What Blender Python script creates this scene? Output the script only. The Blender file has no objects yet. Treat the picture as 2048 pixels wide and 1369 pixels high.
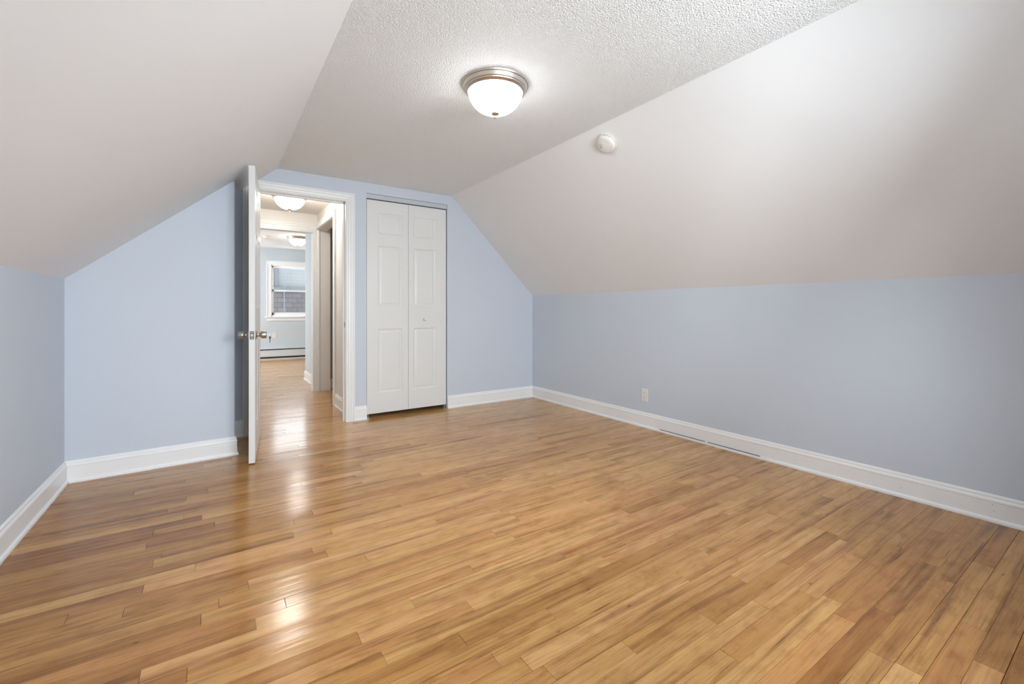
import bpy, bmesh, math, random
from mathutils import Vector, Matrix
random.seed(7)
sc = bpy.context.scene
C = sc.collection
PI = math.pi

# ------------------------------------------------------------ camera, light, exposure
H = 1.07
FPX, YAW, HORIZON = 882.44, 0.5944, 621.3
cam = bpy.data.cameras.new('camera')
camo = bpy.data.objects.new('camera', cam)
C.objects.link(camo)
camo.location = (0, 0, H)
camo.rotation_euler = (PI / 2, 0, -YAW)
cam.sensor_width = 36.0
cam.lens = FPX / 2048 * 36
cam.shift_y = -(684.5 - HORIZON) / 2048
cam.clip_start = 0.05
sc.camera = camo

vs = sc.view_settings
vs.view_transform = 'Standard'
vs.look = 'None'
vs.gamma = 1
vs.use_curve_mapping = False
vs.exposure = 0.95

LAMP = 11.5         # radiance of the frosted lamp bowl of this room
world = bpy.data.worlds.new('world')
sc.world = world
world.use_nodes = True
bg = world.node_tree.nodes['Background']
bg.inputs['Color'].default_value = (0.88, 0.94, 1.0, 1)
bg.inputs['Strength'].default_value = 3.6

def area_light(name, loc, rot, sx, sy, power, col):
    l = bpy.data.lights.new(name, 'AREA')
    l.shape = 'RECTANGLE'
    l.size, l.size_y, l.energy, l.color = sx, sy, power, col
    o = bpy.data.objects.new(name, l)
    C.objects.link(o)
    o.location = loc
    o.rotation_euler = rot
    return o
# daylight by the window behind the camera, plus two added fill lights
area_light('daylight_back_window', (1.35, -0.92, 1.68), (PI / 2 - 0.25, 0, 0), 1.5, 1.5, 70, (0.90, 0.955, 1.0))
area_light('added_fill_left', (0.31, -0.95, 1.65), (PI / 2 - 0.5, 0, 0), 1.1, 1.2, 46, (0.92, 0.965, 1.0))  # added fill light for the left and far parts of the room
area_light('added_fill_far_room', (-2.0, 9.4, 1.7), (PI / 2 - 0.3, 0, -PI / 2), 1.6, 1.2, 48, (0.90, 0.96, 1.0))  # added fill light from the unseen side, brightens the far room

# ------------------------------------------------------------ materials
def mat(name):
    m = bpy.data.materials.new(name)
    m.use_nodes = True
    nt = m.node_tree
    return m, nt, nt.nodes['Principled BSDF']

def paint(name, col, rough=0.5, bump=0.0, scale=60, spec=0.5, var=0.0, dist=0.002):
    m, nt, p = mat(name)
    p.inputs['Base Color'].default_value = (*col, 1)
    p.inputs['Roughness'].default_value = rough
    p.inputs['Specular IOR Level'].default_value = spec
    tc = nt.nodes.new('ShaderNodeTexCoord')
    if bump:
        n = nt.nodes.new('ShaderNodeTexNoise')
        n.inputs['Scale'].default_value = scale
        n.inputs['Detail'].default_value = 3
        b = nt.nodes.new('ShaderNodeBump')
        b.inputs['Strength'].default_value = bump
        b.inputs['Distance'].default_value = dist
        nt.links.new(tc.outputs['Object'], n.inputs['Vector'])
        nt.links.new(n.outputs['Fac'], b.inputs['Height'])
        nt.links.new(b.outputs['Normal'], p.inputs['Normal'])
    if var:
        n2 = nt.nodes.new('ShaderNodeTexNoise')
        n2.inputs['Scale'].default_value = 1.3
        n2.inputs['Detail'].default_value = 2
        r = nt.nodes.new('ShaderNodeValToRGB')
        r.color_ramp.elements[0].position = 0.3
        r.color_ramp.elements[1].position = 0.7
        r.color_ramp.elements[0].color = (*[c * (1 - var) for c in col], 1)
        r.color_ramp.elements[1].color = (*[min(1, c * (1 + var)) for c in col], 1)
        nt.links.new(tc.outputs['Object'], n2.inputs['Vector'])
        nt.links.new(n2.outputs['Fac'], r.inputs['Fac'])
        nt.links.new(r.outputs['Color'], p.inputs['Base Color'])
    return m

M = {}
M['blue'] = paint('blue_wall_paint', (0.62, 0.677, 0.76), 0.55, 0.12, 90, 0.35, 0.012)
M['blue_far'] = paint('pale_blue_wall_paint', (0.60, 0.665, 0.71), 0.55, 0.1, 90, 0.35)
M['white'] = paint('flat_white_paint', (0.87, 0.88, 0.89), 0.6, 0.10, 80, 0.3, 0.008)
M['cream'] = paint('cream_hall_paint', (0.87, 0.85, 0.81), 0.5, 0.08, 80, 0.35)
M['trim'] = paint('semigloss_white_trim', (0.90, 0.905, 0.91), 0.32, 0.10, 35, 0.5)
M['door'] = paint('white_door_paint', (0.78, 0.785, 0.775), 0.38, 0.06, 120, 0.45)
M['plastic'] = paint('white_plastic', (0.82, 0.81, 0.78), 0.35)
M['plastic_warm'] = paint('aged_white_plastic', (0.78, 0.75, 0.70), 0.4)
M['dark'] = paint('dark_slot', (0.02, 0.02, 0.02), 0.6)
M['track'] = paint('painted_track', (0.55, 0.60, 0.66), 0.4)
M['heater'] = paint('heater_enamel', (0.68, 0.71, 0.73), 0.4)
M['darkroom'] = paint('grey_side_room_paint', (0.50, 0.47, 0.46), 0.6)
M['grey_trim'] = paint('grey_house_trim', (0.06, 0.062, 0.068), 0.6)
M['cable'] = paint('cable_rubber', (0.10, 0.10, 0.13), 0.6)
M['sub'] = paint('dark_gap_between_boards', (0.05, 0.028, 0.015), 0.7)

def metal(name, col, rough, aniso=0.0):
    m, nt, p = mat(name)
    p.inputs['Base Color'].default_value = (*col, 1)
    p.inputs['Metallic'].default_value = 1
    p.inputs['Roughness'].default_value = rough
    p.inputs['Anisotropic'].default_value = aniso
    return m
M['nickel'] = metal('brushed_nickel', (0.60, 0.565, 0.52), 0.32, 0.4)
M['steel'] = metal('satin_steel', (0.46, 0.43, 0.40), 0.33)
M['darksteel'] = metal('worn_steel_plate', (0.17, 0.165, 0.155), 0.5)
M['keymetal'] = metal('key_metal', (0.42, 0.42, 0.42), 0.45)

# textured ceiling
m, nt, p = mat('stippled_ceiling')
p.inputs['Base Color'].default_value = (0.95, 0.97, 0.98, 1)
p.inputs['Roughness'].default_value = 0.7
p.inputs['Specular IOR Level'].default_value = 0.25
tc = nt.nodes.new('ShaderNodeTexCoord')
n1 = nt.nodes.new('ShaderNodeTexNoise'); n1.inputs['Scale'].default_value = 165; n1.inputs['Detail'].default_value = 4; n1.inputs['Roughness'].default_value = 0.6
v1 = nt.nodes.new('ShaderNodeTexVoronoi'); v1.inputs['Scale'].default_value = 140
mx = nt.nodes.new('ShaderNodeMath'); mx.operation = 'SUBTRACT'
bp = nt.nodes.new('ShaderNodeBump'); bp.inputs['Strength'].default_value = 0.8; bp.inputs['Distance'].default_value = 0.006
nt.links.new(tc.outputs['Object'], n1.inputs['Vector']); nt.links.new(tc.outputs['Object'], v1.inputs['Vector'])
nt.links.new(n1.outputs['Fac'], mx.inputs[0]); nt.links.new(v1.outputs['Distance'], mx.inputs[1])
nt.links.new(mx.outputs[0], bp.inputs['Height']); nt.links.new(bp.outputs['Normal'], p.inputs['Normal'])
M['ceil'] = m

# frosted lamp glass: gives off light
def lamp_glass(name, strength, col):
    m, nt, p = mat(name)
    p.inputs['Base Color'].default_value = (0.9, 0.89, 0.86, 1)
    p.inputs['Roughness'].default_value = 0.35
    p.inputs['Emission Color'].default_value = (*col, 1)
    g_ = nt.nodes.new('ShaderNodeNewGeometry'); sx_ = nt.nodes.new('ShaderNodeSeparateXYZ'); mr_ = nt.nodes.new('ShaderNodeMapRange')
    nt.links.new(g_.outputs['Normal'], sx_.inputs[0]); nt.links.new(sx_.outputs['Z'], mr_.inputs[0])
    for i_, v_ in ((1, -1.0), (2, 0.0), (3, strength), (4, strength * 0.4)): mr_.inputs[i_].default_value = v_
    nt.links.new(mr_.outputs[0], p.inputs['Emission Strength'])
    return m
M['glow'] = lamp_glass('frosted_lamp_glass', LAMP, (0.96, 0.985, 1.0))
M['glow_hall'] = lamp_glass('frosted_lamp_glass_warm', 27.0, (1.0, 0.93, 0.84))
M['glow_far'] = lamp_glass('frosted_lamp_glass_dim', 18.0, (1.0, 0.97, 0.93))

# thin window glass
m = bpy.data.materials.new('window_glass'); m.use_nodes = True
nt = m.node_tree; nt.nodes.clear()
o = nt.nodes.new('ShaderNodeOutputMaterial'); t = nt.nodes.new('ShaderNodeBsdfTransparent'); g = nt.nodes.new('ShaderNodeBsdfGlossy')
t.inputs['Color'].default_value = (0.94, 0.96, 0.96, 1); g.inputs['Roughness'].default_value = 0.02
fr = nt.nodes.new('ShaderNodeFresnel'); fr.inputs['IOR'].default_value = 1.45
ms = nt.nodes.new('ShaderNodeMixShader')
nt.links.new(fr.outputs[0], ms.inputs[0]); nt.links.new(t.outputs[0], ms.inputs[1]); nt.links.new(g.outputs[0], ms.inputs[2]); nt.links.new(ms.outputs[0], o.inputs[0])
M['glass'] = m

# wood floor: tone and offsets of each board come from the 'board' attribute
m, nt, p = mat('old_maple_strip_floor')
N, L = nt.nodes, nt.links
def node(t, **k):
    n = N.new(t)
    for a, b in k.items():
        setattr(n, a, b)
    return n
def val(n, i, v): n.inputs[i].default_value = v
att = node('ShaderNodeAttribute', attribute_name='board')
sep = node('ShaderNodeSeparateColor'); L.new(att.outputs['Color'], sep.inputs[0])
tc = node('ShaderNodeTexCoord')
off = node('ShaderNodeCombineXYZ')
mo1 = node('ShaderNodeMath', operation='MULTIPLY'); val(mo1, 1, 37.0); L.new(sep.outputs[1], mo1.inputs[0])
mo2 = node('ShaderNodeMath', operation='MULTIPLY'); val(mo2, 1, 53.0); L.new(sep.outputs[2], mo2.inputs[0])
L.new(mo1.outputs[0], off.inputs[0]); L.new(mo2.outputs[0], off.inputs[2])
vadd = node('ShaderNodeVectorMath', operation='ADD'); L.new(tc.outputs['Object'], vadd.inputs[0]); L.new(off.outputs[0], vadd.inputs[1])
def stretched(sx, sy, scale, detail, rough, dist=0.0):
    mp = node('ShaderNodeMapping'); mp.inputs['Scale'].default_value = (sx, sy, 1)
    L.new(vadd.outputs[0], mp.inputs['Vector'])
    n = node('ShaderNodeTexNoise'); n.inputs['Scale'].default_value = scale; n.inputs['Detail'].default_value = detail
    n.inputs['Roughness'].default_value = rough; n.inputs['Distortion'].default_value = dist
    L.new(mp.outputs[0], n.inputs['Vector'])
    return n
def ramp(fac, pts):
    r = node('ShaderNodeValToRGB'); e = r.color_ramp.elements
    while len(e) < len(pts): e.new(0.5)
    for q, (x, c) in zip(e, pts):
        q.position = x; q.color = (*c, 1) if len(c) == 3 else c
    L.new(fac, r.inputs[0]); return r
def mixc(f, a, b, mode='MIX'):
    x = node('ShaderNodeMix', data_type='RGBA', blend_type=mode)
    if isinstance(f, float): x.inputs[0].default_value = f
    else: L.new(f, x.inputs[0])
    for i, s in ((6, a), (7, b)):
        if isinstance(s, tuple): x.inputs[i].default_value = (*s, 1)
        else: L.new(s, x.inputs[i])
    return x.outputs[2]
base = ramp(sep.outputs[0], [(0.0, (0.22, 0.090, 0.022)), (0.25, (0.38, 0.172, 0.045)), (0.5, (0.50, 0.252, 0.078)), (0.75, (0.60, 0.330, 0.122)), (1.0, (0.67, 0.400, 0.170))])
hue = ramp(sep.outputs[1], [(0.0, (1.0, 0.93, 0.95)), (0.5, (1, 1, 1)), (1.0, (1.0, 1.01, 0.96))])
c = mixc(1.0, base.outputs[0], hue.outputs[0], 'MULTIPLY')
broad = stretched(0.55, 10, 2.2, 3, 0.55, 0.6)               # broad heartwood streaks
br = ramp(broad.outputs['Fac'], [(0.30, (0.50, 0.42, 0.37)), (0.44, (0.86, 0.82, 0.78)), (0.56, (1, 1, 1)), (0.75, (1.10, 1.12, 1.12))])
c = mixc(0.9, c, br.outputs[0], 'MULTIPLY')
fine = stretched(1.6, 42, 4.0, 5, 0.65, 0.3)               # fine grain
fg = ramp(fine.outputs['Fac'], [(0.28, (0.66, 0.60, 0.54)), (0.5, (1, 1, 1)), (0.72, (1.10, 1.10, 1.09))])
c = mixc(0.75, c, fg.outputs[0], 'MULTIPLY')
streak = stretched(0.5, 24, 3.1, 3, 0.5, 1.2)              # thin dark mineral streaks
st = ramp(streak.outputs['Fac'], [(0.26, (0.34, 0.24, 0.18)), (0.36, (1, 1, 1))])
c = mixc(0.8, c, st.outputs[0], 'MULTIPLY')
mott = stretched(3.0, 6.0, 3.2, 4, 0.6, 0.2)               # wear blotches
mr = ramp(mott.outputs['Fac'], [(0.30, (0.80, 0.74, 0.67)), (0.5, (1, 1, 1)), (0.7, (1.05, 1.06, 1.07))])
c = mixc(1.0, c, mr.outputs[0], 'MULTIPLY')
kn = node('ShaderNodeTexVoronoi'); kn.inputs['Scale'].default_value = 3.4; kn.inputs['Randomness'].default_value = 1.0
kmp = node('ShaderNodeMapping'); kmp.inputs['Scale'].default_value = (1, 2.2, 1); L.new(vadd.outputs[0], kmp.inputs['Vector']); L.new(kmp.outputs[0], kn.inputs['Vector'])
kr = ramp(kn.outputs['Distance'], [(0.012, (0.25, 0.14, 0.08)), (0.045, (1, 1, 1))])
c = mixc(0.7, c, kr.outputs[0], 'MULTIPLY')
k2n = node('ShaderNodeTexVoronoi'); k2n.inputs['Scale'].default_value = 8.5; L.new(vadd.outputs[0], k2n.inputs['Vector'])
k2r = ramp(k2n.outputs['Distance'], [(0.018, (0.42, 0.28, 0.18)), (0.035, (1, 1, 1))])
c = mixc(0.55, c, k2r.outputs[0], 'MULTIPLY')
L.new(c, p.inputs['Base Color'])
# glossy varnish, gently uneven
rg = node('ShaderNodeTexNoise'); rg.inputs['Scale'].default_value = 2.0; rg.inputs['Detail'].default_value = 4; L.new(tc.outputs['Object'], rg.inputs['Vector'])
rm = node('ShaderNodeMapRange'); val(rm, 3, 0.13); val(rm, 4, 0.20); L.new(rg.outputs['Fac'], rm.inputs[0]); L.new(rm.outputs[0], p.inputs['Roughness'])
p.inputs['Specular IOR Level'].default_value = 0.4
b1 = stretched(1.2, 14, 2.0, 3, 0.5)
bb = node('ShaderNodeBump'); val(bb, 0, 0.30); val(bb, 1, 0.0022) ; L.new(b1.outputs['Fac'], bb.inputs['Height'])
sp = node('ShaderNodeTexNoise'); sp.inputs['Scale'].default_value = 160; sp.inputs['Detail'].default_value = 2; L.new(tc.outputs['Object'], sp.inputs['Vector'])
b2 = node('ShaderNodeBump'); val(b2, 0, 0.10); val(b2, 1, 0.0006); L.new(sp.outputs['Fac'], b2.inputs['Height']); L.new(bb.outputs[0], b2.inputs['Normal'])
L.new(b2.outputs[0], p.inputs['Normal'])
M['floor'] = m

# shingle wall / lap siding of the house across the way
m, nt, p = mat('weathered_shingles')
N, L = nt.nodes, nt.links
tc = node('ShaderNodeTexCoord'); mp = node('ShaderNodeMapping'); mp.inputs['Rotation'].default_value = (PI / 2, 0, 0)
L.new(tc.outputs['Object'], mp.inputs[0])
bk = node('ShaderNodeTexBrick'); bk.inputs['Scale'].default_value = 1.0
for k, v in (('Mortar Size', 0.008), ('Brick Width', 0.27), ('Row Height', 0.145), ('Bias', 0.0), ('Mortar Smooth', 0.3)):
    bk.inputs[k].default_value = v
bk.inputs['Color1'].default_value = (0.070, 0.064, 0.063, 1); bk.inputs['Color2'].default_value = (0.046, 0.042, 0.042, 1); bk.inputs['Mortar'].default_value = (0.022, 0.020, 0.021, 1)
L.new(mp.outputs[0], bk.inputs[0])
nz = node('ShaderNodeTexNoise'); nz.inputs['Scale'].default_value = 25; nz.inputs['Detail'].default_value = 5; L.new(tc.outputs['Object'], nz.inputs['Vector'])
nr2 = ramp(nz.outputs['Fac'], [(0.3, (0.7, 0.7, 0.7)), (0.7, (1.15, 1.13, 1.12))])
c = mixc(0.8, bk.outputs[0], nr2.outputs[0], 'MULTIPLY')
L.new(c, p.inputs['Base Color']); p.inputs['Roughness'].default_value = 0.9
M['shingle'] = m
m, nt, p = mat('pale_blue_lap_siding')
N, L = nt.nodes, nt.links
tc = node('ShaderNodeTexCoord'); mp = node('ShaderNodeMapping'); mp.inputs['Rotation'].default_value = (PI / 2, 0, 0)
L.new(tc.outputs['Object'], mp.inputs[0])
bk = node('ShaderNodeTexBrick'); bk.inputs['Scale'].default_value = 1.0
for k, v in (('Mortar Size', 0.006), ('Brick Width', 9.0), ('Row Height', 0.10), ('Mortar Smooth', 0.5)):
    bk.inputs[k].default_value = v
bk.inputs['Color1'].default_value = (0.112, 0.118, 0.116, 1); bk.inputs['Color2'].default_value = (0.112, 0.118, 0.116, 1); bk.inputs['Mortar'].default_value = (0.085, 0.090, 0.092, 1)
L.new(mp.outputs[0], bk.inputs[0]); L.new(bk.outputs[0], p.inputs['Base Color'])
M['siding'] = m

# ------------------------------------------------------------ mesh helpers
def obj(name, bm, m, parent=None, smooth=False, kind=None, fix=True):
    if fix: bmesh.ops.recalc_face_normals(bm, faces=bm.faces)
    me = bpy.data.meshes.new(name)
    bm.to_mesh(me); bm.free()
    me.materials.append(M[m] if isinstance(m, str) else m)
    if smooth:
        for f in me.polygons: f.use_smooth = True
    o = bpy.data.objects.new(name, me)
    C.objects.link(o)
    if parent: o.parent = parent
    if kind: o['kind'] = kind
    return o
def box(bm, x0, x1, y0, y1, z0, z1, bev=0.0):
    vs = [bm.verts.new((x, y, z)) for x in (x0, x1) for y in (y0, y1) for z in (z0, z1)]
    fs = [bm.faces.new([vs[i] for i in q]) for q in ((0, 1, 3, 2), (4, 6, 7, 5), (0, 4, 5, 1), (2, 3, 7, 6), (0, 2, 6, 4), (1, 5, 7, 3))]
    if bev:
        es = list({e for f in fs for e in f.edges})
        bmesh.ops.bevel(bm, geom=es, offset=bev, segments=2, affect='EDGES')
def B(*boxes, bev=0.0):
    bm = bmesh.new()
    for b in boxes: box(bm, *b, bev=bev)
    return bm
def prism(pts, z0, z1):
    bm = bmesh.new()
    a = [bm.verts.new((x, y, z0)) for x, y in pts]; b = [bm.verts.new((x, y, z1)) for x, y in pts]
    bm.faces.new(a); bm.faces.new(b); n = len(pts)
    for i in range(n): bm.faces.new((a[i], a[(i + 1) % n], b[(i + 1) % n], b[i]))
    return bm
def slab(corners, thick):
    """a sloping panel: four corners (room side) pushed outward by a vector"""
    bm = bmesh.new()
    a = [bm.verts.new(c) for c in corners]; b = [bm.verts.new(Vector(c) + Vector(thick)) for c in corners]
    bm.faces.new(a); bm.faces.new(b)
    for i in range(4): bm.faces.new((a[i], a[(i + 1) % 4], b[(i + 1) % 4], b[i]))
    return bm
def holed(axis, p0, p1, a0, a1, z0, z1, holes):
    """wall between p0 and p1 on `axis`, spanning a0..a1 along the other axis, with rectangular holes"""
    As = sorted({a0, a1, *[h[0] for h in holes], *[h[1] for h in holes]}); Zs = sorted({z0, z1, *[h[2] for h in holes], *[h[3] for h in holes]})
    bm = bmesh.new(); cache = {}
    def v(i, k, s):
        if (i, k, s) not in cache:
            a, z, q = As[i], Zs[k], (p0, p1)[s]
            cache[(i, k, s)] = bm.verts.new((a, q, z) if axis == 'y' else (q, a, z))
        return cache[(i, k, s)]
    def solid(i, k):
        if i < 0 or k < 0 or i >= len(As) - 1 or k >= len(Zs) - 1: return False
        am, zm = (As[i] + As[i + 1]) / 2, (Zs[k] + Zs[k + 1]) / 2
        return not any(h[0] < am < h[1] and h[2] < zm < h[3] for h in holes)
    for i in range(len(As) - 1):
        for k in range(len(Zs) - 1):
            if not solid(i, k): continue
            for s in (0, 1): bm.faces.new((v(i, k, s), v(i + 1, k, s), v(i + 1, k + 1, s), v(i, k + 1, s)))
            if not solid(i - 1, k): bm.faces.new((v(i, k, 0), v(i, k + 1, 0), v(i, k + 1, 1), v(i, k, 1)))
            if not solid(i + 1, k): bm.faces.new((v(i + 1, k, 0), v(i + 1, k + 1, 0), v(i + 1, k + 1, 1), v(i + 1, k, 1)))
            if not solid(i, k - 1): bm.faces.new((v(i, k, 0), v(i + 1, k, 0), v(i + 1, k, 1), v(i, k, 1)))
            if not solid(i, k + 1): bm.faces.new((v(i, k + 1, 0), v(i + 1, k + 1, 0), v(i + 1, k + 1, 1), v(i, k + 1, 1)))
    return bm
def sweep(bm, prof, p, q, n, ext0=0.0, ext1=0.0):
    """profile (offset from wall, height) swept from floor point p to q; n = unit normal into the room. ext = mitre: + longer with the offset"""
    p, q, n = Vector((*p, 0)), Vector((*q, 0)), Vector((*n, 0))
    d = (q - p).normalized()
    A = [bm.verts.new(p + n * u - d * (u * ext0) + Vector((0, 0, z))) for u, z in prof]
    Bv = [bm.verts.new(q + n * u + d * (u * ext1) + Vector((0, 0, z))) for u, z in prof]
    k = len(prof)
    for i in range(k): bm.faces.new((A[i], A[(i + 1) % k], Bv[(i + 1) % k], Bv[i]))
    bm.faces.new(A); bm.faces.new(Bv)
BASE = [(0, 0), (0.022, 0), (0.022, 0.010), (0.019, 0.017), (0.0135, 0.020), (0.0125, 0.023), (0.0125, 0.100), (0.0145, 0.104), (0.013, 0.112), (0.0085, 0.118), (0.0075, 0.129), (0.004, 0.136), (0, 0.137)]
def baseboard(name, p, q, n, e0=0.0, e1=0.0, m='trim'):
    bm = bmesh.new(); sweep(bm, BASE, p, q, n, e0, e1)
    return obj(name, bm, m, kind='structure')
CAS = [(0, 0), (0, 0.009), (0.004, 0.012), (0.012, 0.012), (0.014, 0.008), (0.017, 0.008), (0.020, 0.014), (0.034, 0.016), (0.037, 0.011), (0.040, 0.011), (0.044, 0.018), (0.056, 0.021), (0.060, 0.017), (0.063, 0.017), (0.067, 0.023), (0.075, 0.023), (0.078, 0.020), (0.078, 0)]
def casing(name, x0, x1, z1, y, s=-1, m='trim', w=1.0, right_w=1.0):
    """moulded frame round an opening x0..x1, 0..z1 in a wall face at y; s = side it stands out to"""
    bm = bmesh.new(); rows = []
    for u, v in CAS:
        u1, u2 = u * w, u * right_w
        rows.append([bm.verts.new((x, y + s * v, z)) for x, z in ((x0 - u1, 0), (x0 - u1, z1 + u1), (x1 + u2, z1 + u1), (x1 + u2, 0))])
    for i in range(len(rows)):
        a, b = rows[i], rows[(i + 1) % len(rows)]
        for k in range(3): bm.faces.new((a[k], a[k + 1], b[k + 1], b[k]))
    bm.faces.new([r[0] for r in rows]); bm.faces.new([r[3] for r in rows])
    return obj(name, bm, m, kind='structure')
def lathe(prof, seg=48, axis='z'):
    bm = bmesh.new(); rings = []
    for r, z in prof:
        if r < 1e-6: rings.append([bm.verts.new((0, 0, z))]); continue
        rings.append([bm.verts.new((r * math.cos(2 * PI * i / seg), r * math.sin(2 * PI * i / seg), z)) for i in range(seg)])
    for a, b in zip(rings, rings[1:]):
        for i in range(seg):
            j = (i + 1) % seg
            if len(a) == 1 and len(b) == 1: continue
            if len(a) == 1: bm.faces.new((a[0], b[i], b[j]))
            elif len(b) == 1: bm.faces.new((a[i], a[j], b[0]))
            else: bm.faces.new((a[i], a[j], b[j], b[i]))
    if len(rings[0]) > 1: bm.faces.new(rings[0])
    if len(rings[-1]) > 1: bm.faces.new(rings[-1])
    if axis == 'x': bmesh.ops.rotate(bm, verts=bm.verts, matrix=Matrix.Rotation(PI / 2, 3, 'Y'))
    if axis == 'y': bmesh.ops.rotate(bm, verts=bm.verts, matrix=Matrix.Rotation(-PI / 2, 3, 'X'))
    return bm
def thing(name, label, cat, loc=(0, 0, 0), rot=(0, 0, 0), group=None):
    o = bpy.data.objects.new(name, None); o.empty_display_size = 0.05; C.objects.link(o)
    o.location = loc; o.rotation_euler = rot; o['label'] = label; o['category'] = cat
    if group: o['group'] = group
    return o
def dup(root, loc, label):
    def cp(o, par):
        c = o.copy(); C.objects.link(c); c.parent = par
        for ch in o.children: cp(ch, c)
        return c
    r = cp(root, None); r.location = loc; r['label'] = label
    return r
def smooth_by_angle(o, ang=35):
    me = o.data
    for f in me.polygons: f.use_smooth = True
    bm = bmesh.new(); bm.from_mesh(me)
    for e in bm.edges:
        if len(e.link_faces) != 2 or e.calc_face_angle(0) > math.radians(ang): e.smooth = False
    bm.to_mesh(me); bm.free()
    return o

# ------------------------------------------------------------ room dimensions
XL, XR = -0.764, 3.272          # knee walls
ZL, ZR = 1.265, 1.254           # their height
ZC = 2.324                      # flat ceiling
CL, CR = 0.464, 2.162           # where the slopes meet the flat ceiling
YB, YD = -0.20, 4.39            # wall behind the camera, wall with the doors
YD2 = YD + 0.115
BX0, BY0, BX1, BY1 = XL, 3.805, 0.130, 3.862    # front face of the jut left of the door
OX0, OX1, OZ = 0.285, 1.045, 2.112              # doorway
KX0, KX1, KZ = 1.243, 2.112, 2.225              # closet opening

def px2floor(x, y):
    d = FPX * H / (y - HORIZON); r = (x - 1024) / FPX * d
    return d * math.sin(YAW) + r * math.cos(YAW), d * math.cos(YAW) - r * math.sin(YAW)

# ------------------------------------------------------------ floor of narrow boards
W, Y0 = 0.0655, 0.394
known = [(1254, 1026), (1247, 1086), (1217, 1124), (1116, 1105), (1548, 1063), (1267, 1303), (1094, 1341), (1403, 1102), (374, 994), (334, 1025), (367, 1037), (305, 1071),
         (324, 1106), (305, 1133), (391, 1136), (285, 1184), (245, 1231), (402, 1239), (279, 1357), (1790, 1029), (1715, 1115), (1951, 1125), (1750, 1308), (1574, 1130),
         (1598, 1181), (1852, 1127), (1665, 1068), (1843, 1352), (1641, 1027), (496, 1168), (511, 1244), (828, 1211), (773, 1327), (805, 1016), (840, 948), (626, 1106),
         (1000, 981), (994, 1018), (1030, 1034), (986, 1065), (1089, 1058), (925, 952), (934, 968)]
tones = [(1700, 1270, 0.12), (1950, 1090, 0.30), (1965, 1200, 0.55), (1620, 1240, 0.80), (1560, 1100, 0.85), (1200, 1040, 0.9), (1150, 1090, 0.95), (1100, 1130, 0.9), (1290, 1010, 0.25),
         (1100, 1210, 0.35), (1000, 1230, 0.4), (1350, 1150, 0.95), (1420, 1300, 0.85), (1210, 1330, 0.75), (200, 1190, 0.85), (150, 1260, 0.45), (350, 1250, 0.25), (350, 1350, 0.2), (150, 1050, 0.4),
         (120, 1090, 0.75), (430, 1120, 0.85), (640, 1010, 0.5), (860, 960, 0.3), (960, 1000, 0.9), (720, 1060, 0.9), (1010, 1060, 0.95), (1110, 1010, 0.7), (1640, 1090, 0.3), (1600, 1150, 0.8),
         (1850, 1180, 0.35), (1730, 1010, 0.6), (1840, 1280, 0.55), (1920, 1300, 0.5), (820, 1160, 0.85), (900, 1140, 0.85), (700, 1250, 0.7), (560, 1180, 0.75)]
kn_rows, tn_rows = {}, {}
for px, py in known:
    X, Y = px2floor(px, py); kn_rows.setdefault(math.floor((Y - Y0) / W), []).append(X)
for px, py, t in tones:
    X, Y = px2floor(px, py); tn_rows.setdefault(math.floor((Y - Y0) / W), []).append((X, t))
bm = bmesh.new(); lay = bm.loops.layers.float_color.new('board')
XA, XB = -1.72, 3.60
for k in range(math.floor((-0.32 - Y0) / W), math.ceil((11.1 - Y0) / W)):
    ya, yb = Y0 + k * W, Y0 + (k + 1) * W
    ks = sorted(kn_rows.get(k, []))
    cuts = list(ks)
    if ks:
        x = ks[-1] + random.uniform(0.5, 1.1)
        while x < XB: cuts.append(x); x += random.uniform(0.5, 1.5)
        x = ks[0] - random.uniform(0.5, 1.1)
        while x > XA: cuts.append(x); x -= random.uniform(0.5, 1.5)
    else:
        x = XA + random.uniform(0.1, 0.9)
        while x < XB: cuts.append(x); x += random.uniform(0.5, 1.7)
    cuts = [XA] + sorted(c for c in cuts if XA + 0.05 < c < XB - 0.05) + [XB]
    g = random.choice((0.0002, 0.0003, 0.0004, 0.0006, 0.0012))
    for a, b in zip(cuts, cuts[1:]):
        xm, ym = (a + b) / 2, (ya + yb) / 2
        tone = min(1, max(0, random.gauss(0.34 + 0.36 * min(1, max(0, (xm + 0.45) / 1.2)) if xm < 0.75 and ym < 3.8 else 0.42 if ym < 1.0 and xm > 1.4 else 0.82 if ym > 2.9 else 0.70, 0.08)))  # mean tone paints in room shade: darker left and near right, lighter far
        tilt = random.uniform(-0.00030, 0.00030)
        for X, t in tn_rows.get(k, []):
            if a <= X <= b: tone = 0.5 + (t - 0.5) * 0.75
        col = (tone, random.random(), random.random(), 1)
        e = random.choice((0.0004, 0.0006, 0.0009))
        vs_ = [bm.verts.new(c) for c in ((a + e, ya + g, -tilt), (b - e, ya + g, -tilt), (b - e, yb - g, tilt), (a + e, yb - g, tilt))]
        vd = [bm.verts.new((v.co.x, v.co.y, -0.012)) for v in vs_]
        fs = [bm.faces.new(vs_)] + [bm.faces.new((vs_[i], vd[i], vd[(i + 1) % 4], vs_[(i + 1) % 4])) for i in range(4)]
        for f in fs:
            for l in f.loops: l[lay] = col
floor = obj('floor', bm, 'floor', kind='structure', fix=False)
obj('floor_underlay', B((XA - 0.1, XB + 0.1, -0.45, 11.25, -0.10, -0.010)), 'sub', parent=floor, kind='structure')

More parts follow.
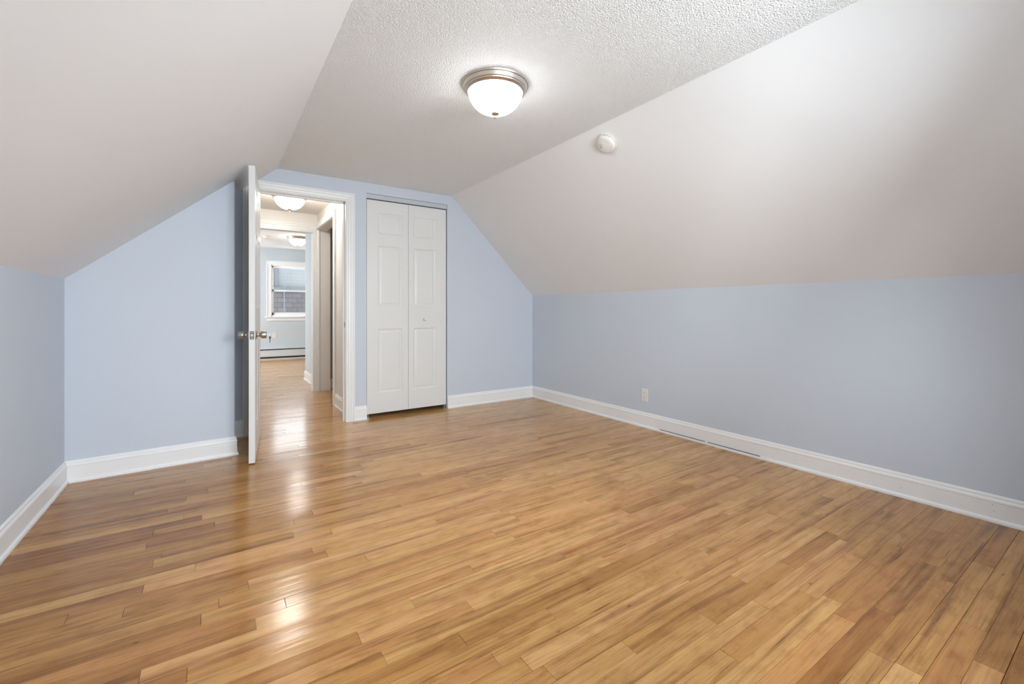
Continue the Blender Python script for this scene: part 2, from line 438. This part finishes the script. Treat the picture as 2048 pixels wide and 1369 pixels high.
# ------------------------------------------------------------ room shell
obj('wall_left', B((XL - 0.12, XL, YB - 0.12, YD2, -0.05, ZL + 0.06)), 'blue', kind='structure')
obj('wall_right', B((XR, XR + 0.12, YB - 0.12, YD2, -0.05, ZR + 0.06)), 'blue', kind='structure')
nl, nr = Vector((-(ZC - ZL), 0, CL - XL)).normalized() * 0.12, Vector((ZC - ZR, 0, XR - CR)).normalized() * 0.12
ex = 0.0
obj('ceiling_slope_left', slab([(XL, YB - 0.1, ZL), (CL, YB - 0.1, ZC), (CL, YD, ZC), (XL, YD, ZL)], nl), 'white', kind='structure')
obj('ceiling_slope_right', slab([(XR, YB - 0.1, ZR), (CR, YB - 0.1, ZC), (CR, YD, ZC), (XR, YD, ZR)], nr), 'white', kind='structure')
obj('ceiling', B((CL, CR, YB - 0.1, YD, ZC, ZC + 0.12)), 'ceil', kind='structure')
obj('roof_cover', B((XL - 0.3, XR + 0.3, YB - 0.3, YD2, ZC + 0.13, ZC + 0.2)), 'white', kind='structure')
obj('wall_far', holed('y', YD, YD2, XL - 0.12, XR + 0.12, -0.05, 2.56, [(OX0 - 0.018, OX1 + 0.018, -0.05, OZ + 0.018), (KX0, KX1, -0.05, KZ)]), 'blue', kind='structure')
WB = (0.98, 2.02, 0.80, 2.00)   # window behind the camera
WB2 = (-0.08, 0.70, 0.72, 1.76)  # second opening, unseen, added to let the left fill in
obj('wall_back', holed('y', YB - 0.16, YB, XL - 0.12, XR + 0.12, -0.05, 2.56, [WB, WB2]), 'blue', kind='structure')
obj('wall_chimney', prism([(BX0, BY0), (BX1 - 0.006, BY1), (BX1, BY1 + 0.006), (BX1, YD), (BX0, YD)], -0.005, 2.12), 'blue', kind='structure')

# landing beyond the door, cupboard, side room, back room
ZH = 2.338
LX = 1.135                       # right wall of the landing
W2a, W2b = 6.29, 6.41            # wall between landing and back room
OX2, OZ2 = 1.095, 2.108
obj('ceiling_hall', B((-1.0, 3.4, YD2, W2b, ZH, ZH + 0.12)), 'cream', kind='structure')
obj('wall_hall_right', holed('x', LX, LX + 0.125, YD2, W2a, -0.05, ZH + 0.01, [(5.30, W2a, -0.05, 2.135)]), 'cream', kind='structure')
obj('wall_hall_left', B((-0.42, -0.30, YD2, W2a, -0.05, ZH + 0.01)), 'cream', kind='structure')
obj('wall_hall_far', holed('y', W2a, W2b, -0.42, LX + 0.165, -0.05, 2.47, [(0.25, OX2, -0.05, OZ2)]), 'cream', kind='structure')
obj('wall_side_room', B((LX + 0.165, 3.4, W2a + 0.09, W2b, -0.05, 2.47)), 'darkroom', kind='structure')
obj('wall_side_room.001', B((2.9, 3.02, 5.2, W2b, -0.05, ZH)), 'darkroom', kind='structure')
obj('wall_closet', B((LX + 0.125, 3.4, 5.10, 5.20, -0.05, ZH)), 'darkroom', kind='structure')
obj('wall_closet.001', B((2.95, 3.05, YD2, 5.10, -0.05, ZH)), 'darkroom', kind='structure')
YW = 10.95
ZF = 2.435
obj('wall_bedroom_right', B((1.18, 3.6, W2b, 7.49, -0.05, ZF + 0.01)), 'blue_far', kind='structure')
obj('wall_bedroom_left', holed('x', -1.72, -1.6, W2b, YW + 0.12, -0.05, ZF + 0.01, [(8.6, 10.2, 0.9, 2.1)]), 'blue_far', kind='structure')  # opening in this unseen wall is added for the far room fill
obj('wall_bedroom_near', B((-1.72, -0.42, W2a, W2b, -0.05, ZF + 0.01)), 'blue_far', kind='structure')
obj('wall_bedroom_side', B((3.48, 3.60, 7.49, YW + 0.12, -0.05, ZF + 0.01)), 'blue_far', kind='structure')
GX0, GX1, GZ0, GZ1 = 1.036, 1.90, 0.94, 2.075       # hole of the far window
obj('wall_bedroom_far', holed('y', YW, YW + 0.12, -1.72, 3.60, -0.05, ZF + 0.01, [(GX0, GX1, GZ0, GZ1)]), 'blue_far', kind='structure')
obj('ceiling_bedroom', B((-1.72, 3.60, W2b - 0.02, YW + 0.12, ZF, ZF + 0.12)), 'ceil', kind='structure')

# ------------------------------------------------------------ baseboards, casings, jambs
d = Vector((BX1 - BX0, BY1 - BY0)).normalized(); nb = (d.y, -d.x)
bbr = baseboard('baseboard_right', (XR, YD), (XR, YB), (-1, 0), -1, -1)
obj('seam', B((XR - 0.0200, XR - 0.0120, 1.63, 2.035, 0.0185, 0.0215), (XR - 0.0200, XR - 0.0120, 2.06, 2.49, 0.0185, 0.0215)), 'dark', parent=bbr)
nails = bmesh.new()
for yy, zz in ((1.393, 0.086), (1.393, 0.060), (0.487, 0.086), (0.482, 0.058), (0.845, 0.055)):
    box(nails, XR - 0.0132, XR - 0.0120, yy - 0.0016, yy + 0.0016, zz - 0.0016, zz + 0.0016)
obj('nail_heads', nails, 'darksteel', parent=bbr)
baseboard('baseboard_left', (XL, YB), (XL, BY0), (1, 0), -1, -1)
baseboard('baseboard_chimney', (BX0, BY0), (BX1, BY1), nb, -1, 1)
baseboard('baseboard_chimney.001', (BX1, BY1), (BX1, YD), (1, 0), 1, -1)
baseboard('baseboard_far', (BX1, YD), (OX0 - 0.078, YD), (0, -1), -1, 0)
baseboard('baseboard_far.001', (OX1 + 0.078, YD), (KX0, YD), (0, -1), 0, 0)
baseboard('baseboard_far.002', (KX1 + 0.004, YD), (XR, YD), (0, -1), 0, -1)
baseboard('baseboard_back', (XR, YB), (XL, YB), (0, 1), -1, -1)
baseboard('baseboard_hall', (LX, YD2), (LX, 5.205), (-1, 0), 0, 0)
baseboard('baseboard_bedroom', (1.18, W2b), (1.18, 7.49), (-1, 0), 0, 1)
baseboard('baseboard_side_room', (LX + 0.165, W2a + 0.09), (2.9, W2a + 0.09), (0, -1), 0, 0)
casing('trim_door', OX0 - 0.004, OX1 + 0.004, OZ + 0.004, YD, -1)
jm = B((OX0 - 0.018, OX0, YD - 0.001, YD2 + 0.001, 0, OZ), (OX1, OX1 + 0.018, YD - 0.001, YD2 + 0.001, 0, OZ), (OX0 - 0.018, OX1 + 0.018, YD - 0.001, YD2 + 0.001, OZ, OZ + 0.018),
       (OX0, OX0 + 0.011, YD + 0.045, YD + 0.08, 0, OZ), (OX1 - 0.011, OX1, YD + 0.045, YD + 0.08, 0, OZ), (OX0, OX1, YD + 0.045, YD + 0.08, OZ - 0.011, OZ))
jamb = obj('trim_jamb', jm, 'trim', kind='structure')
obj('strike_plate', B((OX1 - 0.0022, OX1 + 0.0006, YD + 0.002, YD + 0.034, 0.905, 0.962), bev=0.0006), 'steel', parent=jamb)
obj('strike_hole', B((OX1 - 0.0028, OX1 - 0.0016, YD + 0.010, YD + 0.026, 0.920, 0.947)), 'dark', parent=jamb)
casing('trim_door.001', OX0 - 0.004, OX1 + 0.004, OZ + 0.004, YD2, 1, w=0.9, right_w=0.9)
casing('trim_hall', 0.25, OX2, OZ2, W2a, -1, w=1.15, right_w=0.88)
obj('trim_hall.001', B((0.248, 0.262, W2a - 0.006, W2b + 0.004, 0, OZ2 - 0.012), (OX2 - 0.012, OX2 + 0.002, W2a - 0.006, W2b + 0.004, 0, OZ2 - 0.001), (0.25, OX2 - 0.012, W2a - 0.006, W2b + 0.004, OZ2 - 0.012, OZ2 - 0.001)), 'trim', kind='structure')
obj('trim_side_opening', B((LX - 0.018, LX, 5.205, 5.285, 0, 2.14), (LX - 0.014, LX, 5.285, 5.30, 0, 2.135), (LX - 0.018, LX, 5.205, W2a - 0.02, 2.14, 2.215), bev=0.003), 'trim', kind='structure')

# closet header track painted like the wall, and dark frame lines
obj('trim_closet_track', B((KX0, KX1 - 0.004, YD + 0.004, YD + 0.040, 2.178, 2.222)), 'track', kind='structure')

# ------------------------------------------------------------ moulded panel doors
def panel_door(w, h, t, panels, sides=(0, 1)):
    """door slab x 0..w, y 0..t, z 0..h; panels = (x0,x1,z0,z1) pressed into the faces"""
    Xs = sorted({0, w, *[q[0] for q in panels], *[q[1] for q in panels]}); Zs = sorted({0, h, *[q[2] for q in panels], *[q[3] for q in panels]})
    bm = bmesh.new()
    for s in (0, 1):
        y, inn = (0, 1) if s == 0 else (t, -1)
        def V(x, z, dpt=0): return bm.verts.new((x, y + inn * dpt, z))
        for i in range(len(Xs) - 1):
            for k in range(len(Zs) - 1):
                x0, x1, z0, z1 = Xs[i], Xs[i + 1], Zs[k], Zs[k + 1]
                if not (s in sides and any(abs(q[0] - x0) < 1e-6 and abs(q[1] - x1) < 1e-6 and abs(q[2] - z0) < 1e-6 and abs(q[3] - z1) < 1e-6 for q in panels)):
                    bm.faces.new((V(x0, z0), V(x1, z0), V(x1, z1), V(x0, z1))); continue
                prev = None
                for o_, dp in ((0, 0), (0.004, 0.0035), (0.012, 0.007), (0.018, 0.0075), (0.034, 0.0035), (0.040, 0.0025)):
                    ring = [V(x0 + o_, z0 + o_, dp), V(x1 - o_, z0 + o_, dp), V(x1 - o_, z1 - o_, dp), V(x0 + o_, z1 - o_, dp)]
                    if prev:
                        for q in range(4): bm.faces.new((prev[q], prev[(q + 1) % 4], ring[(q + 1) % 4], ring[q]))
                    prev = ring
                bm.faces.new(prev)
    for x in Xs[:1] + Xs[-1:]:
        for k in range(len(Zs) - 1): bm.faces.new([bm.verts.new(c) for c in ((x, 0, Zs[k]), (x, t, Zs[k]), (x, t, Zs[k + 1]), (x, 0, Zs[k + 1]))])
    for z in (0, h):
        for i in range(len(Xs) - 1): bm.faces.new([bm.verts.new(c) for c in ((Xs[i], 0, z), (Xs[i + 1], 0, z), (Xs[i + 1], t, z), (Xs[i], t, z))])
    bmesh.ops.remove_doubles(bm, verts=bm.verts, dist=1e-5)
    return bm

# bifold closet door: two leaves of three panels
closet = bpy.data.objects.new('door_2', None); C.objects.link(closet); closet['kind'] = 'structure'; closet.location = (KX0, YD + 0.012, 0)
zl0, zl1 = 0.044, 2.168
zp = [(0.245, 0.885), (1.110, 1.718), (1.838, 2.048)]
for i, (xa, xb, pa, pb) in enumerate([(0.006, 0.4315, 0.116, 0.367), (0.4345, 0.860, 0.487, 0.738)]):
    leaf = obj('door_leaf', panel_door(xb - xa, zl1 - zl0, 0.028, [(pa - xa, pb - xa, a - zl0, b - zl0) for a, b in zp], sides=(0,)), 'door', parent=closet)
    leaf.location = (xa, 0, zl0)
    if i == 1:
        k = obj('door_knob', lathe([(0, 0), (0.009, 0), (0.008, 0.010), (0.011, 0.014), (0.0165, 0.019), (0.0175, 0.024), (0.014, 0.029), (0.006, 0.031), (0, 0.031)], 24, 'y'), 'plastic', parent=leaf, smooth=True)
        k.rotation_euler = (0, 0, PI); k.location = (0.612 - xa, 0.0, 0.978 - zl0)
for xx in (0.020, 0.845):
    obj('pivot_bracket', B((xx - 0.016, xx + 0.016, 0.002, 0.026, 0, 0.012), (xx - 0.004, xx + 0.004, 0.010, 0.018, 0.012, 0.046)), 'steel', parent=closet)

# entry door standing open into the room
HX, HY = 0.292, YD - 0.045
ang = math.atan2(3.545 - HY, 0.200 - HX)        # from the hinge to the free edge, room face
DW = 0.80
door = bpy.data.objects.new('door_1', None); C.objects.link(door); door['kind'] = 'structure'
door.location = (HX, HY, 0.008); door.rotation_euler = (0, 0, ang)
dh, dt = 2.068, 0.038
dp = []
for a, b in ((0.115, 0.355), (0.445, 0.685)):
    for z0, z1 in ((0.22, 0.86), (1.08, 1.62), (1.735, 1.945)): dp.append((a, b, z0, z1))
obj('door_panel', panel_door(DW, dh, dt, dp), 'door', parent=door)
kx, kz = DW - 0.062, 0.897 - 0.008
KN = [(0, 0), (0.033, 0), (0.033, 0.003), (0.029, 0.006), (0.016, 0.009), (0.0125, 0.013), (0.012, 0.024), (0.0155, 0.029), (0.0235, 0.033), (0.0262, 0.037), (0.0268, 0.042), (0.0258, 0.064), (0.0235, 0.0675), (0.020, 0.0685), (0.017, 0.067), (0, 0.067)]
k1 = obj('door_knob', lathe(KN, 36, 'y'), 'steel', parent=door); k1.location = (kx, dt, kz)
k2 = obj('door_knob', lathe(KN, 36, 'y'), 'steel', parent=door); k2.location = (kx, 0, kz); k2.rotation_euler = (0, 0, PI)
for k_ in (k1, k2): smooth_by_angle(k_, 40)
lp = obj('latch_plate', B((DW - 0.0005, DW + 0.0018, 0.006, 0.032, kz - 0.029, kz + 0.029), bev=0.0005), 'darksteel', parent=door)
obj('latch_bolt', B((DW, DW + 0.010, 0.012, 0.026, kz - 0.008, kz + 0.008), bev=0.002), 'steel', parent=lp)
for dz in (-0.021, 0.021):
    s = obj('screw', lathe([(0, 0), (0.0045, 0), (0.003, 0.0012), (0, 0.0014)], 12, 'x'), 'steel', parent=lp); s.location = (DW + 0.0018, 0.019, kz + dz)
for z in (0.20, 1.03, 1.84):
    obj('hinge', B((-0.004, 0.0, 0.004, dt - 0.004, z - 0.045, z + 0.045), (-0.012, -0.002, -0.007, 0.003, z - 0.045, z + 0.045)), 'steel', parent=door)

# keys in the outer knob
R = Matrix.Rotation(ang, 4, 'Z')
side = 1 if (R @ Vector((0, 1, 0))).x > 0 else -1
kp = Vector((HX, HY, 0.008)) + R @ Vector((kx, (dt + 0.066) if side > 0 else -0.066, kz))
out = R @ Vector((0, side, 0))
key = thing('key_ring', 'two silver keys on a ring hanging from the outer knob of the open door', 'keys', kp, (0, 0, math.atan2(out.y, out.x)))
def key_mesh():
    bm = bmesh.new()
    n = 20
    for s in (-1, 1): pass
    a = [bm.verts.new((0.0105 * math.cos(2 * PI * i / n), -0.0009, 0.0105 * math.sin(2 * PI * i / n))) for i in range(n)]
    b = [bm.verts.new((v.co.x, 0.0009, v.co.z)) for v in a]
    bm.faces.new(a); bm.faces.new(b)
    for i in range(n): bm.faces.new((a[i], a[(i + 1) % n], b[(i + 1) % n], b[i]))
    box(bm, -0.0035, 0.0035, -0.0009, 0.0009, -0.036, -0.009)
    for i, w_ in enumerate((0.0012, 0.0022, 0.001, 0.002)):
        box(bm, 0.0030, 0.0035 + w_, -0.0009, 0.0009, -0.034 + i * 0.005, -0.031 + i * 0.005)
    return bm
ka = obj('key', key_mesh(), 'keymetal', parent=key); ka.rotation_euler = (0, PI / 2, 0); ka.location = (0.018, 0, 0)
bm = bmesh.new(); nr_, ns_ = 24, 6
vv = [[bm.verts.new(((0.008 + 0.0008 * math.cos(2 * PI * j / ns_)) * math.cos(2 * PI * i / nr_), 0.0008 * math.sin(2 * PI * j / ns_), (0.008 + 0.0008 * math.cos(2 * PI * j / ns_)) * math.sin(2 * PI * i / nr_))) for j in range(ns_)] for i in range(nr_)]
for i in range(nr_):
    for j in range(ns_): bm.faces.new((vv[i][j], vv[(i + 1) % nr_][j], vv[(i + 1) % nr_][(j + 1) % ns_], vv[i][(j + 1) % ns_]))
rg_ = obj('ring', bm, 'keymetal', parent=key, smooth=True); rg_.location = (0.024, 0, -0.007)
kb = obj('key', key_mesh(), 'keymetal', parent=key); kb.location = (0.024, 0.001, -0.022); kb.rotation_euler = (0, 0.08, -0.9)

# ------------------------------------------------------------ ceiling lights
def lamp(loc, label, glass='glow'):
    t = thing('ceiling_light', label, 'ceiling light', loc, group='flush domed ceiling lights')
    r = obj('rim', lathe([(0.166, 0), (0.184, 0), (0.186, -0.004), (0.183, -0.010), (0.178, -0.012), (0.172, -0.030), (0.168, -0.033), (0.166, -0.038), (0.158, -0.044), (0.153, -0.048), (0.148, -0.046), (0.150, -0.036), (0.160, -0.02), (0.166, 0)], 72), 'nickel', parent=t)
    smooth_by_angle(r, 30)
    prof = [(0.1495, -0.046)]
    for i in range(1, 15):
        a = i / 14 * PI / 2
        prof.append((0.1495 * math.cos(a) ** 0.85, -0.046 - 0.112 * math.sin(a) ** 1.15))
    prof[-1] = (0, -0.158)
    obj('glass_bowl', lathe(prof, 64), glass, parent=t, smooth=True)
    f = obj('finial', lathe([(0, -0.148), (0.021, -0.150), (0.0225, -0.156), (0.020, -0.164), (0.010, -0.169), (0.0045, -0.173), (0.0065, -0.177), (0.0065, -0.182), (0.003, -0.186), (0, -0.187)], 24), 'nickel', parent=t, smooth=True)
    return t
l1 = lamp((1.297, 2.085, ZC), 'domed frosted ceiling light with nickel rim in the middle of the stippled ceiling')
lamp((0.69, 5.38, ZH), 'domed frosted ceiling light of the landing, just behind the open door', 'glow_hall')
lamp((1.30, 9.05, ZF), 'domed frosted ceiling light in the far room above the window', 'glow_far')

# ------------------------------------------------------------ smoke detectors
def detector(loc, rot, label):
    t = thing('smoke_detector', label, 'smoke detector', loc, rot, group='round smoke detectors')
    b = obj('base', lathe([(0, 0), (0.071, 0), (0.073, 0.003), (0.073, 0.010), (0.070, 0.012), (0, 0.012)], 56), 'plastic_warm', parent=t); smooth_by_angle(b)
    c_ = obj('cover', lathe([(0.060, 0.012), (0.0665, 0.013), (0.067, 0.024), (0.064, 0.031), (0.056, 0.036), (0.053, 0.0365), (0.052, 0.035), (0.050, 0.035), (0.049, 0.0385), (0.030, 0.041), (0, 0.042)], 56), 'plastic', parent=t); smooth_by_angle(c_)
    k = obj('test_button', lathe([(0, 0.041), (0.014, 0.041), (0.015, 0.0425), (0.012, 0.0445), (0, 0.045)], 28), 'plastic_warm', parent=t); k.location = (-0.008, 0.010, 0)
    marks = []
    for i in range(7):
        a = 2.4 + i * 0.16
        x, y = 0.034 * math.cos(a), 0.034 * math.sin(a)
        marks.append((x - 0.0022, x + 0.0022, y - 0.0006, y + 0.0006, 0.039, 0.0415))
    marks.append((-0.012, -0.0085, -0.034, -0.0305, 0.038, 0.0412))
    for a in (0.6, 0.8, 1.0, 1.2):
        x, y = 0.0663 * math.cos(a), 0.0663 * math.sin(a)
        marks.append((x - 0.0015, x + 0.0015, y - 0.004, y + 0.004, 0.018, 0.022))
    for q in marks: obj('slot', B(q), 'darksteel', parent=t)
    obj('indicator_light', B((-0.036, -0.031, -0.006, 0.004, 0.038, 0.0412)), 'darksteel', parent=t)
    return t
ns = Vector((-(ZC - ZR), 0, -(XR - CR))).normalized()
detector((2.256, 2.160, ZR + (XR - 2.256) * (ZC - ZR) / (XR - CR)), ns.to_track_quat('Z', 'Y').to_euler(), 'round white smoke detector on the right-hand sloping ceiling')
detector((0.815, 9.22, ZF), (PI, 0, 0), 'small white smoke detector on the far room ceiling beyond the landing')

# ------------------------------------------------------------ outlets
def outlet(loc, rz, label, m='plastic'):
    t = thing('wall_outlet', label, 'outlet', loc, (0, 0, rz), group='duplex wall outlets')
    obj('cover_plate', B((-0.0355, 0.0355, -0.006, 0, -0.0585, 0.0585), bev=0.0022), m, parent=t)
    for z in (-0.0195, 0.0195):
        bm = bmesh.new()
        pts = [(0.0165 * math.cos(a), 0.0165 * math.sin(a)) for a in [2 * PI * i / 24 for i in range(24)]]
        pts = [(x, max(-0.013, min(0.013, y))) for x, y in pts]
        A = [bm.verts.new((x, -0.0085, z + y)) for x, y in pts]; Bq = [bm.verts.new((x, -0.0055, z + y)) for x, y in pts]
        bm.faces.new(A)
        for i in range(24): bm.faces.new((A[i], A[(i + 1) % 24], Bq[(i + 1) % 24], Bq[i]))
        r = obj('receptacle', bm, m, parent=t)
        for q in ((-0.0072, -0.0052, -0.0088, -0.008, z - 0.001, z + 0.007), (0.0052, 0.0072, -0.0088, -0.008, z - 0.001, z + 0.007), (-0.002, 0.002, -0.0088, -0.008, z - 0.009, z - 0.005)):
            obj('slot', B(q), 'dark', parent=r)
    obj('screw', B((-0.003, 0.003, -0.0068, -0.0055, -0.003, 0.003), bev=0.0008), 'plastic_warm', parent=t)
    return t
outlet((XR, 2.667, 0.296), PI / 2 + PI, 'white duplex outlet low on the right blue wall')
outlet((1.098, YW, 0.52), 0, 'white duplex outlet under the window of the far room')

# ------------------------------------------------------------ windows
def window(name, x0, x1, z0, z1, y, s, stool=True):
    """double-hung window in a wall face at y; s = +1 when the wall lies at larger y (seen from smaller y)"""
    root = bpy.data.objects.new(name, None); C.objects.link(root); root['kind'] = 'structure'; root.location = (x0, y, z0)
    w, h = x1 - x0, z1 - z0
    def bx(*a, bev=0.0):
        return B(*[(q[0], q[1], *sorted((s * q[2], s * q[3])), q[4], q[5]) for q in a], bev=bev)
    obj('window_frame', bx((0, 0.022, 0, 0.12, 0, h), (w - 0.022, w, 0, 0.12, 0, h), (0, w, 0, 0.12, h - 0.022, h), (0, w, 0, 0.12, 0, 0.03)), 'trim', parent=root)
    c_ = 0.085
    obj('window_casing', bx((-c_, 0.004, -0.018, 0.0, -0.01, h - 0.004), (w - 0.004, w + c_, -0.018, 0.0, -0.01, h - 0.004), (-c_, w + c_, -0.018, 0.0, h - 0.004, h + c_),
                            (-c_, -c_ + 0.016, -0.026, -0.017, -0.01, h + c_ - 0.016), (w + c_ - 0.016, w + c_, -0.026, -0.017, -0.01, h + c_ - 0.016), (-c_, w + c_, -0.026, -0.017, h + c_ - 0.016, h + c_)), 'trim', parent=root)
    obj('window_sill', bx((-c_ - 0.035, w + c_ + 0.035, -0.05, 0.02, -0.028, -0.004), (-c_, w + c_, -0.016, 0.0, -0.100, -0.028), bev=0.003), 'trim', parent=root)
    mid = h * 0.475 + 0.03
    for i, (a, b, yy) in enumerate(((0.03, mid + 0.018, 0.030), (mid - 0.018, h - 0.022, 0.062))):
        st_ = 0.034
        bot = 0.055 if i == 0 else 0.034
        sash = obj('sash', bx((0.022, 0.022 + st_, yy, yy + 0.03, a, b), (w - 0.022 - st_, w - 0.022, yy, yy + 0.03, a, b), (0.022, w - 0.022, yy, yy + 0.03, a, a + bot), (0.022, w - 0.022, yy, yy + 0.03, b - 0.036, b)), 'trim', parent=root)
        bm = bmesh.new()
        ym = s * (yy + 0.015)
        bm.faces.new([bm.verts.new(c) for c in ((0.022 + st_, ym, a + bot), (w - 0.022 - st_, ym, a + bot), (w - 0.022 - st_, ym, b - 0.036), (0.022 + st_, ym, b - 0.036))])
        obj('pane', bm, 'glass', parent=sash)
    return root
window('window_1', GX0, GX1, GZ0, GZ1, YW, 1)
window('window_2', WB[0], WB[1], WB[2], WB[3], YB, -1)
window('added_fill_window', WB2[0], WB2[1], WB2[2], WB2[3], YB, -1)  # unseen window added around the left fill light

# ------------------------------------------------------------ baseboard heater in the far room
ht = thing('baseboard_heater', 'long pale enamel baseboard heater along the wall under the far window', 'heater', (0.9, YW - 0.035, 0))
obj('back_plate', B((-2.2, 2.5, 0.0, 0.033, 0.0, 0.245)), 'heater', parent=ht)
obj('fins', B((-2.19, 2.49, -0.030, 0.0, 0.030, 0.228)), 'dark', parent=ht)
obj('front_panel', B((-2.2, 2.5, -0.040, -0.032, 0.062, 0.200), (-2.2, 2.5, -0.044, -0.038, 0.180, 0.204), bev=0.001), 'heater', parent=ht)
obj('top_lip', B((-2.2, 2.5, -0.036, 0.033, 0.240, 0.250), (-2.2, 2.5, -0.040, -0.034, 0.228, 0.250)), 'heater', parent=ht)
obj('bottom_rail', B((-2.2, 2.5, -0.036, 0.0, 0.0, 0.022)), 'heater', parent=ht)

# ------------------------------------------------------------ the house across, seen through the far window
YH = 15.0
hs = thing('neighbor_house', 'grey shingled and pale blue sided house seen through the far window', 'house', (2.0, YH, 0))
obj('shingle_wall', B((-4.5, 5, 0.0, 0.5, -3.5, 1.68)), 'shingle', parent=hs)
obj('siding_wall', B((-0.385, 5, 0.08, 0.5, 1.70, 2.42)), 'siding', parent=hs)
obj('siding_wall', B((-4.5, -0.475, 0.10, 0.5, 1.70, 2.42)), 'siding', parent=hs)
obj('corner_board', B((-0.475, -0.385, 0.02, 0.5, 1.70, 2.42)), 'grey_trim', parent=hs)
obj('band_board', B((-4.5, 5, -0.04, 0.4, 1.66, 1.77)), 'grey_trim', parent=hs)
def tube(pts, r, seg=6):
    bm = bmesh.new(); rings = []
    for i, q in enumerate(pts):
        q = Vector(q); a = Vector(pts[max(0, i - 1)]); b = Vector(pts[min(len(pts) - 1, i + 1)])
        d_ = (b - a).normalized(); u = d_.cross(Vector((0, 1, 0)) if abs(d_.y) < 0.9 else Vector((1, 0, 0))).normalized(); v = d_.cross(u)
        rings.append([bm.verts.new(q + (u * math.cos(2 * PI * j / seg) + v * math.sin(2 * PI * j / seg)) * r) for j in range(seg)])
    for a, b in zip(rings, rings[1:]):
        for j in range(seg): bm.faces.new((a[j], a[(j + 1) % seg], b[(j + 1) % seg], b[j]))
    bm.faces.new(rings[0]); bm.faces.new(rings[-1])
    return bm
cb = thing('utility_cables', 'dark service cables looping down the neighboring house wall', 'cables', (2.0, YH - 0.05, 0))
obj('cable', tube([(-0.236, -0.03, z) for z in (-3.4, 0.5, 1.6, 2.38)], 0.010), 'cable', parent=cb)
obj('cable', tube([(-0.20, -0.03, 1.66), (-0.185, -0.03, 1.80), (-0.155, -0.03, 2.02), (-0.125, -0.03, 2.18), (-0.085, -0.03, 2.27), (-0.05, -0.03, 2.18), (-0.03, -0.03, 1.98), (-0.017, -0.03, 1.66)], 0.006), 'cable', parent=cb)
obj('cable', tube([(-0.11, -0.03, 2.30), (0.10, -0.04, 2.29), (0.33, -0.06, 2.25), (0.8, -0.10, 2.22), (1.6, -0.15, 2.2)], 0.009), 'cable', parent=cb)
